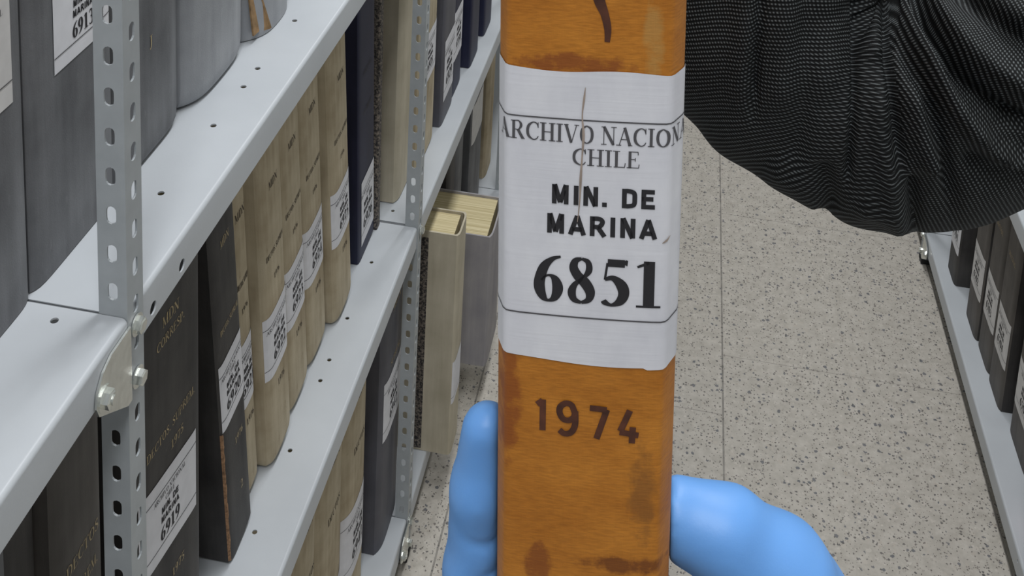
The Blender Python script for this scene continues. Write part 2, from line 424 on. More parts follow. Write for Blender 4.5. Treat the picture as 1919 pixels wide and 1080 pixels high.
def sans_glyphs(T):
    e = T / 2; g = {}
    def l(*p): return L(*[(x, y, T) for x, y in p])
    def s(*p): return S(*[(x, y, T) for x, y in p])
    g['M'] = (1.0, [l((.10 + e, 0), (.10 + e, 1)), l((.90 - e, 0), (.90 - e, 1)), l((.12 + e, 1), (.5, .08)), l((.5, .08), (.88 - e, 1))])
    g['I'] = (.40, [l((.20, 0), (.20, 1))])
    g['N'] = (.88, [l((.09 + e, 0), (.09 + e, 1)), l((.79 - e, 0), (.79 - e, 1)), l((.10 + e, 1), (.78 - e, 0))])
    g['.'] = (.40, [l((.16, 0), (.16, T))])
    g['D'] = (.86, [l((.09 + e, 0), (.09 + e, 1)), s((.09 + e, 1 - e), (.42, 1 - e), (.66, .80), (.72 - e * .2, .5), (.66, .20), (.42, e), (.09 + e, e))])
    g['E'] = (.80, [l((.09 + e, 0), (.09 + e, 1)), l((.10, e), (.74, e)), l((.10, 1 - e), (.72, 1 - e)), l((.10, .52), (.66, .52))])
    g['A'] = (.90, [l((.02 + e, 0), (.45, 1 - e * .3)), l((.45, 1 - e * .3), (.88 - e, 0)), l((.22, .28), (.68, .28))])
    g['R'] = (.90, [l((.09 + e, 0), (.09 + e, 1)), s((.09 + e, 1 - e), (.52, 1 - e), (.68, .74), (.52, .48), (.12 + e, .48)), l((.45, .48), (.78, 0))])
    g['1'] = (.56, [l((.34, .02), (.34, .98)), l((.34, .95), (.16, .80))])
    g['9'] = (.80, [s((.62, .74), (.52, .94), (.34, .97), (.18, .84), (.16, .66), (.27, .48), (.45, .46), (.60, .58), (.64, .78)), s((.64, .78), (.64, .36), (.52, .10), (.32, .03), (.16, .12))])
    g['7'] = (.80, [l((.14, .94), (.66, .94)), l((.66, .94), (.36, .0))])
    g['4'] = (.80, [s((.42, 1.0), (.28, .66), (.14, .33)), l((.12, .30), (.70, .26)), l((.52, .50), (.50, .0))])
    g[' '] = (.38, [])
    return g
GL = {'serif': serif_glyphs(.15, .045), 'serifbold': serif_glyphs(.215, .045), 'sans': sans_glyphs(.225), 'stamp': sans_glyphs(.185)}

def text_width(txt, font, track=0.0):
    return sum(GL[font][c][0] for c in txt) + track * (len(txt) - 1)

def ribbon(mb, pts, mat, P):
    """flat pen stroke; pts (x, y, width) in surface units; P maps surface coordinates to space"""
    n = len(pts); vs = []
    for i, (x, y, w) in enumerate(pts):
        a = pts[max(0, i - 1)]; c = pts[min(n - 1, i + 1)]
        dx, dy = c[0] - a[0], c[1] - a[1]; d = math.hypot(dx, dy) or 1
        nx, ny = -dy / d * w / 2, dx / d * w / 2
        vs += [P(x + nx, y + ny), P(x, y), P(x - nx, y - ny)]
    f = []
    for i in range(n - 1):
        k = 3 * i; f += [(k, k + 3, k + 4, k + 1), (k + 1, k + 4, k + 5, k + 2)]
    mb.add(vs, f, mat)

def write(mb, txt, font, x, y, hgt, P, mat, align='c', sx=1.0, slope=0.0, track=0.0, seg=3, n=5, clip=None, wob=0.0, fac=None):
    """letter a line: (x, y) is the baseline point; sx stretches widths; slope tilts the baseline"""
    wd_ = text_width(txt, font, track) * hgt * sx
    cx = x - (wd_ / 2 if align == 'c' else 0); ns = 0
    for ch in txt:
        gw, strokes = GL[font][ch]
        oy = random.uniform(-wob, wob) * hgt
        for kind, pts in strokes:
            if kind == 's': q = cr(pts, n)
            else:
                q = [tuple(a + (b - a) * k / seg for a, b in zip(pts[i], pts[i + 1])) for i in range(len(pts) - 1) for k in range(seg)] + [pts[-1]]
            r = []
            for (a, b, w) in q:
                X = cx + a * hgt * sx; Y = y + oy + b * hgt + slope * (X - x)
                r.append((X, Y, w * hgt * (1 + (sx - 1) * .5)))
            if clip and (min(p[0] for p in r) < clip[0] or max(p[0] for p in r) > clip[1]): continue
            if fac: P = fac(.00012 + .000025 * (ns % 5)); ns += 1
            ribbon(mb, r, mat, P)
        cx += (gw + track) * hgt * sx

def rule(mb, x0, x1, y, w, P, mat, n=14, slope=0.0):
    ribbon(mb, [(x0 + (x1 - x0) * i / n, y + slope * (x1 - x0) * i / n, w) for i in range(n + 1)], mat, P)

# ------------------------------------------------------------------ setting
def plane(name, vs, mat):
    mb = MB(); mb.add(vs, [(0, 1, 2, 3)], mat); o = mb.obj(name); o['kind'] = 'structure'; return o
fl = MB(); fl.box((-1.4, -1.2, -.05), (1.6, 6.0, 0), M['floor']); fo = fl.obj('floor'); fo['kind'] = 'structure'
M['wall'] = simple('wall_plaster', (.55, .55, .53), .9, 0, .05, 8)
plane('shade_wall_left', [(-.64, -1.2, 0), (-.64, 6, 0), (-.64, 6, 3), (-.64, -1.2, 3)], M['wall'])  # unseen wall, added to block side light and darken under the left rack
plane('shade_wall_right', [(.87, -1.2, 0), (.87, -1.2, 3), (.87, 6, 3), (.87, 6, 0)], M['wall'])  # unseen wall, added so the gap below the right rack stays dark
plane('wall_back', [(-.64, 6, 0), (.87, 6, 0), (.87, 6, 3), (-.64, 6, 3)], M['wall'])

# ------------------------------------------------------------------ shelving
ZA, ZB, ZC = .9943, .5189, .0689
XL, XRK = -.300, .529
PY = (.551, 1.306, 2.062)          # uprights of the left rack
FL = .018                          # flange of the slotted angle
PITCH = .0251

def slot_strip(mb, width, z0, z1, zoff, mat, place, thick=.0013, sw=.0031, sh=.0058):
    """perforated steel strip: place(a, z, t) with a across the flange, t through it"""
    nsub = 4
    z = z0; k0 = math.floor((z0 - zoff) / PITCH)
    cells = []
    zc = zoff + k0 * PITCH
    while zc - PITCH / 2 < z1:
        a, b = max(z0, zc - PITCH / 2), min(z1, zc + PITCH / 2)
        if b - a > PITCH * .98: cells.append((a, b, True))
        elif b - a > 1e-5: cells.append((a, b, False))
        zc += PITCH
    for (a, b, hole) in cells:
        if not hole:
            for t, rv in ((0, False), (thick, True)):
                q = [place(0, a, t), place(width, a, t), place(width, b, t), place(0, b, t)]
                mb.add(q, [(3, 2, 1, 0) if rv else (0, 1, 2, 3)], mat)
            continue
        cx, cz = width / 2, (a + b) / 2
        out = []
        cs = [(0, a), (width, a), (width, b), (0, b)]
        for i in range(4):
            p, q = cs[i], cs[(i + 1) % 4]
            out += [(p[0] + (q[0] - p[0]) * k / nsub, p[1] + (q[1] - p[1]) * k / nsub) for k in range(nsub)]
        inn = []
        for (x, z) in out:
            dx, dz = x - cx, z - cz; d = math.hypot(dx, dz); dx /= d; dz /= d
            # stadium boundary along the ray
            lo, hi = 0, .02
            for _ in range(24):
                m_ = (lo + hi) / 2; qx, qz = dx * m_, dz * m_
                e = math.hypot(qx, max(0, abs(qz) - (sh - sw))) - sw
                if e < 0: lo = m_
                else: hi = m_
            inn.append((cx + dx * lo, cz + dz * lo))
        n = len(out); vs = []
        for t in (0, thick):
            vs += [place(x, z, t) for x, z in out] + [place(x, z, t) for x, z in inn]
        f = []
        for i in range(n):
            j = (i + 1) % n
            f += [(i, j, n + j, n + i), (2 * n + j, 2 * n + i, 3 * n + i, 3 * n + j), (n + i, n + j, 3 * n + j, 3 * n + i)]
        mb.add(vs, f, mat)
    # long edges
    for a in (0, width):
        mb.add([place(a, z0, 0), place(a, z1, 0), place(a, z1, thick), place(a, z0, thick)], [(0, 1, 2, 3)], mat)
    for zz in (z0, z1):
        mb.add([place(0, zz, 0), place(width, zz, 0), place(width, zz, thick), place(0, zz, thick)], [(0, 1, 2, 3)], mat)

def upright(x, y, sgn, parent, z1=1.75, zoff=0.010, lean=0.0):
    """slotted angle; corner at (x, y); one flange runs into the rack (along -sgn x), one runs away along +y"""
    mb = MB()
    slot_strip(mb, FL, 0, z1, zoff, M['post_paint'], lambda a, z, t: (x - sgn * a, y + t, z))
    slot_strip(mb, FL, 0, z1, zoff + .011, M['post_paint'], lambda a, z, t: (x - sgn * t, y + .0013 + a, z))
    o = mb.obj('upright', parent, fix=True)
    ft = MB(); ft.box((min(x, x - sgn * FL) - .0015, y - .002, 0), (max(x, x - sgn * FL) + .0015, y + FL + .002, .008), M['dark_rubber'])
    ft.obj('foot_cap', o)
    return o

def bolt(parent, p, axis, r=.0050, h=.0042, rot=.3, stub=.0):
    """hex bolt head on a washer, axis points outward"""
    mb = MB(); a = V3(axis)
    mb.disc_prism(p, axis, r * 1.35, .0008, 20, M['zinc'])
    mb.disc_prism(V3(p) + a * .0008, axis, r, h * .85, 6, M['zinc'], rot)
    mb.disc_prism(V3(p) + a * (.0008 + h * .85), axis, r * .9, h * .15, 6, M['zinc'], rot, r2=r * .72)
    if stub: mb.disc_prism(V3(p) + a * .0008, axis, r * .5, h + stub, 12, M['zinc'])
    return mb.obj('bolt', parent, fix=True)

def gusset(parent, x, y, sgn, ztop, dirn=-1, w=.040, h=.050):
    """rounded triangular corner plate in the plane of the shelf lip"""
    pts = [(0, 0), (dirn * w * .55, 0), (dirn * w * .80, -.004), (dirn * w * .96, -.012), (dirn * w, -.021), (dirn * w * .93, -.028), (dirn * w * .45, -h * .82), (dirn * w * .12, -h), (0, -h)]
    n = len(pts); t = .0014
    vs = [(x + sgn * .0004, y + a, ztop + b) for a, b in pts] + [(x + sgn * (.0004 + t), y + a, ztop + b) for a, b in pts]
    mb = MB(); mb.add(vs, [tuple(range(n)), tuple(range(2 * n - 1, n - 1, -1))] + [(i, (i + 1) % n, n + (i + 1) % n, n + i) for i in range(n)], M['zinc'])
    return mb.obj('corner_plate', parent, fix=True)

LIP = .030
def shelf(parent, x, sgn, y0, y1, z0, z1, depth=.325, holes=(), lipholes=(), name='shelf'):
    """pressed steel shelf: deck, rounded nose, lip with a return; sgn points to the aisle; z may slope from y0 to y1"""
    r = .0035; t = .0012
    prof = [(0 - depth, -LIP * .9), (0 - depth, 0 - r)]
    prof += [(-depth + r - r * math.cos(a), -r + r * math.sin(a)) for a in [math.pi / 2 * k / 4 for k in range(1, 5)]]
    prof += [(-r + r * math.sin(a), -r + r * math.cos(a)) for a in [math.pi / 2 * k / 8 for k in range(0, 9)]]
    prof += [(0, -LIP + .001), (-.001, -LIP), (-.012, -LIP)]
    inner = []
    n = len(prof)
    for i, p in enumerate(prof):
        a = prof[max(0, i - 1)]; c = prof[min(n - 1, i + 1)]
        dx, dy = c[0] - a[0], c[1] - a[1]; d = math.hypot(dx, dy)
        inner.append((p[0] + dy / d * t, p[1] - dx / d * t))
    mb = MB()
    def place(a, b, h):
        return (x + sgn * a, h, (z0 + (z1 - z0) * (h - y0) / (y1 - y0)) + b)
    mb.ringprism(prof, inner, y0, y1, M['paint'], place, smooth=True)
    # end flaps of the pressing
    for yy in (y0, y1 - t):
        zz = z0 + (z1 - z0) * (yy - y0) / (y1 - y0)
        mb.box((min(x - sgn * .003, x - sgn * (depth - .003)), yy, zz - .022), (max(x - sgn * .003, x - sgn * (depth - .003)), yy + t, zz - .0008), M['paint'])
    o = mb.obj(name, parent, sharp=40, fix=True)
    if holes or lipholes:
        cb = MB()
        for (hx, hy, hr) in holes:
            zz = z0 + (z1 - z0) * (hy - y0) / (y1 - y0)
            cb.disc_prism((hx, hy, zz - .012), (0, 0, 1), hr, .03, 20, M['paint'])
        for (hy, dz, hr) in lipholes:
            zz = z0 + (z1 - z0) * (hy - y0) / (y1 - y0)
            cb.disc_prism((x - sgn * .009, hy, zz - dz), (sgn, 0, 0), hr, .03, 20, M['paint'])
        c = cb.obj('cutter', fix=True)
        md = o.modifiers.new('b', 'BOOLEAN'); md.object = c; md.operation = 'DIFFERENCE'; md.solver = 'EXACT'
        apply_mods(o)
        bpy.data.objects.remove(c, do_unlink=True)
    return o

rackL = empty('shelving_unit', (XL - .15, 1.3, 0), 'long grey slotted-angle steel shelving full of archive volumes, left of the aisle', 'shelving')
def kid(o, root):
    o.parent = root; o.matrix_parent_inverse = root.matrix_world.inverted(); return o
rackR = empty('shelving_unit', (XRK + .15, 1.8, 0), 'grey steel shelving right of the aisle, mostly hidden behind the black sleeve', 'shelving')
bpy.context.view_layer.update()

hs = .0024
xm = XL - .0355
def std_holes(y0, y1, x):
    return [(x, y0 + .105 * 0 + d, hs) for d in ()]
holesA = [(xm, y, hs) for y in (.665, .751, .809, .839, .927, 1.015, 1.075, 1.16, 1.262)]
holesB = [(xm - .005, y, hs) for y in (.60, .68, .766, .852, .944, 1.036, 1.066, 1.131, 1.229)] 
holesB3 = [(xm - .006, y, hs) for y in (1.331, 1.44, 1.50, 1.56, 1.62, 1.72, 1.80, 1.90, 1.99)]
holesC = [(xm, y, hs) for y in (.68, .80, .95, 1.08, 1.2)]
g = .0016
xs = XL - .0016     # lip face sits just inside the flange
# near bay, running towards and past the viewer
for z, hl in ((ZA, [(XL - .040, .540, hs), (XL - .04, .30, hs)]), (ZB, []), (ZC, [])):
    kid(shelf(None, XL, 1, -.20, PY[0] - .0004, z, z, holes=hl), rackL)
kid(shelf(None, xs, 1, PY[0] + g, PY[1] - .0004, ZA, ZA - .0005, holes=holesA, lipholes=[(.586, .021, .0042), (.626, .021, .0042)]), rackL)
kid(shelf(None, xs, 1, PY[0] + g, PY[1] - .0004, ZB - .002, ZB + .001, holes=holesB), rackL)
kid(shelf(None, xs, 1, PY[0] + g, PY[1] - .0004, ZC, ZC, holes=holesC), rackL)
kid(shelf(None, xs, 1, PY[1] + g, PY[2] - .0004, ZA, ZA), rackL)
kid(shelf(None, xs, 1, PY[1] + g, PY[2] - .0004, ZB + .003, ZB - .032, holes=holesB3), rackL)
kid(shelf(None, xs, 1, PY[1] + g, PY[2] - .0004, ZC, ZC), rackL)
kid(shelf(None, xs, 1, PY[2] + g, PY[2] + .75, ZC, ZC), rackL)
kid(shelf(None, xs, 1, PY[2] + g, PY[2] + .75, ZB - .03, ZB - .03), rackL)
zoffs = (1.1862 - 10 * PITCH * 4, .008, .012)
ups = []
for y, zo in zip(PY, zoffs):
    u = upright(XL, y, 1, None, zoff=zo); kid(u, rackL); ups.append(u)
for x_ in (XL - .3262,):
    for y in PY:
        mb = MB(); mb.box((x_ - .0012, y, 0), (x_, y + FL, 1.75), M['post_paint']); mb.box((x_, y, 0), (x_ + FL, y + .0012, 1.75), M['post_paint'])
        kid(mb.obj('upright'), rackL)
def keep(o, p): o.parent = p; o.matrix_parent_inverse = p.matrix_world.inverted()
bpy.context.view_layer.update()
for ui, (y, zs) in enumerate(zip(PY, ((ZA, ZB, ZC), (ZA, ZB, ZC), (ZB - .03, ZC)))):
    for z in zs:
        if ui == 1 and z > .2:
            keep(bolt(None, (XL + .0004, y + .012, z - .010), (1, 0, 0), rot=.2), ups[ui]); continue
        gp = gusset(None, XL, y + .001, 1, z - .006); keep(gp, ups[ui])
        for b in (bolt(None, (XL + .0004, y + .010, z - .012), (1, 0, 0), rot=.2),
                  bolt(None, (XL + .0004, y + .010, z - .048), (1, 0, 0), rot=.5),
                  bolt(None, (XL + .0018, y - .030, z - .027), (1, 0, 0), r=.0056, rot=.1, stub=.001)):
            keep(b, ups[ui])

# right rack
PR = (1.374, 2.130)
xr = XRK + .0016
holesR = [(XRK + .012, 1.3, hs)]
for (y0, y1) in ((.62, PR[0] - .0004), (PR[0] + g, PR[1] - .0004), (PR[1] + g, PR[1] + .75)):
    kid(shelf(None, xr, -1, y0, y1, ZC, ZC, lipholes=[(1.432, .010, .0022)] if y0 == PR[0] + g else ()), rackR)
    kid(shelf(None, xr, -1, y0, y1, .455, .455), rackR)
ur = []
for y in PR:
    u = upright(XRK, y, -1, None, zoff=.008); kid(u, rackR); ur.append(u)
    for x_ in (XRK + .3285,):
        mb = MB(); mb.box((x_, y, 0), (x_ + .0012, y + FL, 1.75), M['post_paint']); kid(mb.obj('upright'), rackR)
bpy.context.view_layer.update()
for ui, y in enumerate(PR):
    for z in (ZC, .455):
        keep(gusset(None, XRK, y + .001, -1, z - .006), ur[ui])
        for b in (bolt(None, (XRK - .0004, y + .010, z - .012), (-1, 0, 0), rot=.2),
                  bolt(None, (XRK - .0004, y + .010, z - .048), (-1, 0, 0), rot=.5),
                  bolt(None, (XRK - .0018, y - .030, z - .027), (-1, 0, 0), r=.0056, rot=.1)):
            keep(b, ur[ui])

# ------------------------------------------------------------------ books
class Spine:
    """local frame: +x out of the spine, y across it, z up"""
    def __init__(s, t, c, p=6, bulge=0.0): s.t = t; s.c = c; s.p = p; s.b = bulge
    def x(s, y):
        q = min(1, abs(2 * y / s.t - 1)); return -s.c * q ** s.p + s.b * (1 - q * q)
    def P(s, off): return lambda y, z: (s.x(y) + off, y, z)

def make_book(label, cat, pos, t, h, dp, cloth_m, c=.005, p=6, bulge=0.0, tilt=0.0, yaw=0.0, group=None, name='book',
              lab=None, titles=(), pagesm=None, side=1, sidemat=None, feet_round=0.0, n=18):
    """book standing on its foot; pos is the near bottom corner of its spine plane"""
    root = empty(name, pos, label, cat, group)
    root.rotation_euler = (tilt, 0, yaw + (0 if side == 1 else math.pi))
    sp = Spine(t, c, p, bulge); th = .0026
    ys = [0, .002] + [t * (.5 - .5 * math.cos(math.pi * k / n)) for k in range(1, n)] + [t - .002, t]
    ys = sorted(set(round(min(max(y, 0), t), 6) for y in ys))
    outer = [(-dp, 0)] + [(sp.x(y), y) for y in ys] + [(-dp, t)]
    k = (t - 2 * th) / t
    inner = [(-dp, th)] + [(sp.x(y) - th, th + y * k) for y in ys] + [(-dp, t - th)]
    mb = MB()
    if feet_round:
        # foot and head of the spine worn round
        zs = [0, feet_round * .15, feet_round * .45, feet_round, h - feet_round, h - feet_round * .45, h - feet_round * .15, h]
        ins = [feet_round * q for q in (.5, .2, .05, 0, 0, .05, .2, .5)]
        no = len(outer); vs = []
        for z, d in zip(zs, ins):
            for i, (x, y) in enumerate(outer):
                w = 1 if 0 < i < no - 1 else 0
                vs.append((x - d * w * .8, y + (d * .35 * (1 - 2 * y / t)) * w, z))
        f = []
        for a in range(len(zs) - 1):
            for i in range(no - 1):
                f.append((a * no + i, a * no + i + 1, (a + 1) * no + i + 1, (a + 1) * no + i))
        # caps
        f.append(tuple(range(no))[::-1]); f.append(tuple((len(zs) - 1) * no + i for i in range(no)))
        mb.add(vs, f, cloth_m, True)
        mb.obj('cover', root, sharp=45, fix=True)
        cov_done = True
    else:
        mb.ringprism(outer, inner, 0, h, cloth_m, lambda a, b, z: (a, b, z), smooth=True, endmat=sidemat)
        mb.obj('cover', root, sharp=40, fix=True)
        pb = MB(); pb.box((-dp + .004, th + .0003, .003), (-c - th - .003, t - th - .0003, h - .004), pagesm or M['pages'])
        pb.obj('page_block', root)
    if lab:
        y0, y1, z0, z1, lines, paper = lab[:6]
        sk = lab[6] if len(lab) > 6 else 0.0      # label glued on askew
        off = .0004
        lb = MB(); ny, nz = 16, 4; vs = []
        for j in range(nz + 1):
            for i in range(ny + 1):
                y = y0 + (y1 - y0) * i / ny; z = z0 + (z1 - z0) * j / nz + sk * (y - y0)
                vs.append((sp.x(y) + off, y, z))
        lb.add(vs, [(j * (ny + 1) + i, j * (ny + 1) + i + 1, (j + 1) * (ny + 1) + i + 1, (j + 1) * (ny + 1) + i) for j in range(nz) for i in range(ny)], paper)
        Pk = sp.P(off + .00025)
        for (txt, font, yc, zc, hh, sx, mat) in lines:
            if txt == '-': rule(lb, y0, y1, zc, hh, Pk, mat, slope=sk)
            else: write(lb, txt, font, yc, zc + sk * (yc - y0), hh, Pk, mat, sx=sx, slope=sk, seg=2, n=3, clip=(y0, y1))
        lb.obj('label', root)
    if titles:
        for (txt, font, yc, zc, hh, sx, mat) in titles:
            tb = MB()
            write(tb, txt, font, yc, zc, hh, sp.P(.0003), mat, sx=sx, seg=2, n=3, clip=(.002, t - .002), wob=.05)
            tb.obj('spine_title', root)
    return root

def arch_label(y0, y1, z0, num, t, paper='paper', hgt=.060, sk=0.0, title=True, numpart=None):
    """the archive's printed spine label"""
    w = y1 - y0; yc = (y0 + y1) / 2; I = M['ink']; G = M['grey_ink']
    k = hgt / .060
    lines = [('-', '', 0, z0 + .010 * k, .0007, 1, G), ('-', '', 0, z0 + .050 * k, .0007, 1, G)]
    lines += [('ARCHIVO NACIONAL', 'serif', yc, z0 + .0445 * k, .0034 * k, min(1, w / .052), G), ('CHILE', 'serif', yc, z0 + .0395 * k, .0034 * k, 1, G),
              ('MIN. DE', 'sans', yc, z0 + .0325 * k, .0046 * k, min(1, w / .045), I), ('MARINA', 'sans', yc, z0 + .0260 * k, .0046 * k, min(1, w / .045), I),
              (num, 'serifbold', yc, z0 + .0130 * k, .0098 * k, min(1, w / .034), I)]
    return (y0, y1, z0, z0 + hgt, lines, M[paper], sk)
# -- top shelf
GA = 'grey volumes on the upper left shelf'
make_book('dark grey cloth volume at the left picture edge, white label showing AL at its corner', 'book', (-.362, .462, ZA + .0008), .0925, .36, .235, M['grey_cloth'], group=GA, c=.004, p=10,
          lab=(.018, .0785, .136, .215, [('-', '', 0, .150, .0007, 1, M['grey_ink']), ('-', '', 0, .205, .0007, 1, M['grey_ink']), ('ARCHIVO NACIONAL', 'serif', .048, .1925, .0040, 1.0, M['grey_ink'])], M['paper_old'], 0.0))
make_book('dark grey cloth volume with a white 691 label, just left of the near upright', 'book', (-.362, .5565, ZA + .0008), .098, .36, .235, M['grey_cloth'], group=GA, c=.004, p=10,
          lab=arch_label(.026, .092, .129, '6913', .098, hgt=.062))
make_book('grey cloth volume right of the near upright with a faint gold mark', 'book', (-.361, .6575, ZA + .0008), .1015, .36, .235, M['grey_cloth'], group=GA, c=.010, p=5,
          titles=[('J', 'serif', .045, .085, .010, 1, M['gold'])], feet_round=.012)
make_book('smooth mid grey volume with rounded foot, second right of the near upright', 'book', (-.357, .7615, ZA + .0008), .1105, .36, .235, M['grey_cloth_light'], group=GA, c=.011, p=5, bulge=.002, feet_round=.014)
tb = make_book('pale grey paper-covered volume with a torn brown cardboard corner, at the top', 'book', (-.352, .8755, ZA + .0008), .092, .36, .235, M['grey_cloth_light'], group=GA, c=.014, p=4, bulge=.004)
# torn corner: two curling flaps of board
fb = MB()
for (a, b, c_, d_) in (((-.010, .000, .064), (-.004, .002, .006), (-.003, .012, .006), (-.009, .006, .052)),
                       ((-.008, .006, .066), (-.001, .014, .036), (.004, .024, .003), (.000, .017, .004))):
    ps = [V3(a), V3(b), V3(c_), V3(d_)]; nn = (ps[1] - ps[0]).cross(ps[2] - ps[0]).normalized() * .0016
    vs = [p for p in ps] + [p + nn for p in ps]
    fb.add(vs, [(0, 1, 2, 3), (7, 6, 5, 4), (0, 4, 5, 1), (1, 5, 6, 2), (2, 6, 7, 3), (3, 7, 4, 0)], M['brown_card'])
tc_ = fb.obj('torn_corner', tb, fix=True); tc_['label'] = 'torn brown cardboard corner'
make_book('grey cloth volume beyond the torn pale one on the upper shelf', 'book', (-.361, .972, ZA + .0008), .09, .36, .235, M['grey_cloth'], group=GA, c=.006)

# -- middle shelf
Gd, F_ = M['gold'], M['faded_ink']
make_book('grey volume in the lower left picture corner under the near shelf', 'book', (-.352, .455, ZB + .0010), .053, .36, .24, M['grey_cloth'], c=.006)
make_book('black volume between the grey one and the gold-lettered one under the near shelf', 'book', (-.362, .5095, ZB + .0010), .0405, .385, .24, M['black_cloth'], c=.004)
make_book('brown-black volume with gold DECTOS lettering, left of the near upright', 'book', (-.352, .5515, ZB + .0010), .060, .40, .24, M['brown_black'], c=.004,
          titles=[('DECTOS', 'serif', .032, .262, .0085, 1.05, Gd), ('SUPREM.', 'serif', .032, .238, .0075, .95, Gd), ('SERIE', 'serif', .032, .372, .0065, 1, Gd), ('DE', 'serif', .032, .357, .0065, 1, Gd)])
zB = ZB + .0016
make_book('black cloth volume lettered in gold with white label 6919', 'book', (-.352, .656, zB), .100, .40, .24, M['black_cloth'], c=.004, p=8, yaw=-.05,
          lab=arch_label(.004, .088, .147, '6919', .100, hgt=.072, sk=-.12),
          titles=[('MDN', 'serif', .050, .340, .009, 1.05, Gd), ('CORRESP.', 'serif', .050, .325, .0075, 1.0, Gd), ('DECTOS. SUPREM.', 'serif', .050, .245, .0072, 1.0, Gd), ('1975', 'serif', .058, .226, .0075, 1.05, Gd), ('1975', 'serif', .058, .108, .0075, 1.05, Gd)])
b20 = make_book('leaning black volume with scuffed orange edge and white label 6920', 'book', (-.348, .8165, zB), .0500, .395, .24, M['black_cloth'], c=.003, p=8, tilt=math.radians(7.2),
          lab=arch_label(.002, .0485, .152, '6920', .0500, hgt=.072),
          titles=[('MDN', 'serif', .026, .335, .008, .8, Gd), ('DECTOS. SUPREM.', 'serif', .026, .252, .0058, .62, Gd), ('1976', 'serif', .03, .115, .0075, .9, Gd), ('2', 'serif', .03, .055, .009, .9, Gd)])
sc_ = MB(); rr = random.Random(4); zz = [.002 + .15 * k / 40 for k in range(41)]
ww = [.0004 + .0016 * rr.random() ** 2 for _ in zz]
sc_.add([q for z, w in zip(zz, ww) for q in ((-.0028, -.0003, z), (-.0012 + w * .4, .0006, z), (-.0005, .0006 + w, z))], [f for k in range(40) for f in ((3 * k, 3 * k + 1, 3 * k + 4, 3 * k + 3), (3 * k + 1, 3 * k + 2, 3 * k + 5, 3 * k + 4))], M['scuff'])
so_ = sc_.obj('scuffed_edge', b20); so_['label'] = 'worn orange-brown edge'
creams = [(.8775, .032, '6921', 6.6, -.359), (.9165, .0560, '6922', 6.8, -.348), (.981, .0570, '6923', 7.2, -.353), (1.0455, .058, '6924', 7.4, -.355), (1.114, .060, '6925', 7.6, -.347)]
words = ['first cream cloth volume, slimmest, right against the black 6920 one', 'second cream cloth volume of the leaning row, wide spine with white label',
         'third cream cloth volume, middle of the leaning row, white label', 'fourth cream cloth volume of the leaning row, second from the navy one',
         'fifth cream cloth volume of the leaning row, leaning beside the navy one']
for (y, t, num, tl, x), w in zip(creams, words):
    make_book(w, 'book', (x, y, zB + .0005), t, .37, .24, M['cream_cloth'], c=.006, p=7, bulge=.001, tilt=math.radians(tl), group='cream cloth volumes leaning on the middle left shelf', feet_round=.012,
              lab=arch_label(.001, t - .001, .108, num, t, 'paper', hgt=.074),
              titles=[('MDN', 'serif', t / 2, .318, .0085, .9, F_), ('DECTOS. SUPREM.', 'serif', t / 2, .245, .0062, min(1, t / .085), F_), ('1976', 'serif', t / 2, .085, .0075, .9, F_), ('1976', 'serif', t / 2, .215, .006, .9, F_)])
make_book('navy blue buckram volume with white label after the cream row', 'book', (-.354, 1.2195, zB), .068, .385, .24, M['navy'], c=.002, p=12, tilt=math.radians(4.4),
          lab=arch_label(.010, .063, .018, '6926', .068, hgt=.092), titles=[('DECTOS.', 'serif', .036, .255, .007, 1, M['grey_ink']), ('SUPREM.', 'serif', .036, .20, .007, 1, M['grey_ink'])])
make_book('thin volume in speckled black marbled boards behind the navy one', 'book', (-.351, 1.2885, zB), .0145, .37, .24, M['marbled'], c=.002, p=10, tilt=math.radians(2.0))
z3 = ZB + .003 - .03 * 0
def zdeck(y): return ZB + .003 + (-.035) * (y - PY[1]) / (PY[2] - PY[1]) + .0014
make_book('cream cloth volume whose front board faces the viewer behind the middle upright', 'book', (-.340, 1.346, zdeck(1.346)), .082, .38, .25, M['tan_cloth'], c=.006)
make_book('cream volume with white label seen right of the middle upright', 'book', (-.333, 1.434, zdeck(1.434)), .100, .38, .25, M['cream_cloth'], c=.006,
          lab=arch_label(.004, .096, .115, '6928', .1, hgt=.075))
make_book('slate grey volume with a long white label above the curving shelf', 'book', (-.328, 1.553, zdeck(1.553)), .085, .36, .24, M['slate_box'], c=.003, p=10,
          lab=arch_label(.010, .078, .035, '6929', .088, hgt=.10))
make_book('dark navy volume with white label beyond the slate one', 'book', (-.331, 1.642, zdeck(1.642)), .070, .34, .24, M['navy'], group='navy volumes on the middle shelf beyond the upright', c=.003, p=10,
          lab=arch_label(.004, .066, .06, '6930', .07, hgt=.085))
make_book('navy volume with a bare spine, second before the held orange book', 'book', (-.324, 1.752, zdeck(1.752)), .075, .36, .24, M['navy'], group='navy volumes on the middle shelf beyond the upright', c=.003, p=10)
make_book('farthest navy volume on the middle shelf, by the held orange book', 'book', (-.324, 1.878, zdeck(1.878)), .075, .36, .24, M['navy'], group='navy volumes on the middle shelf beyond the upright', c=.003, p=10)

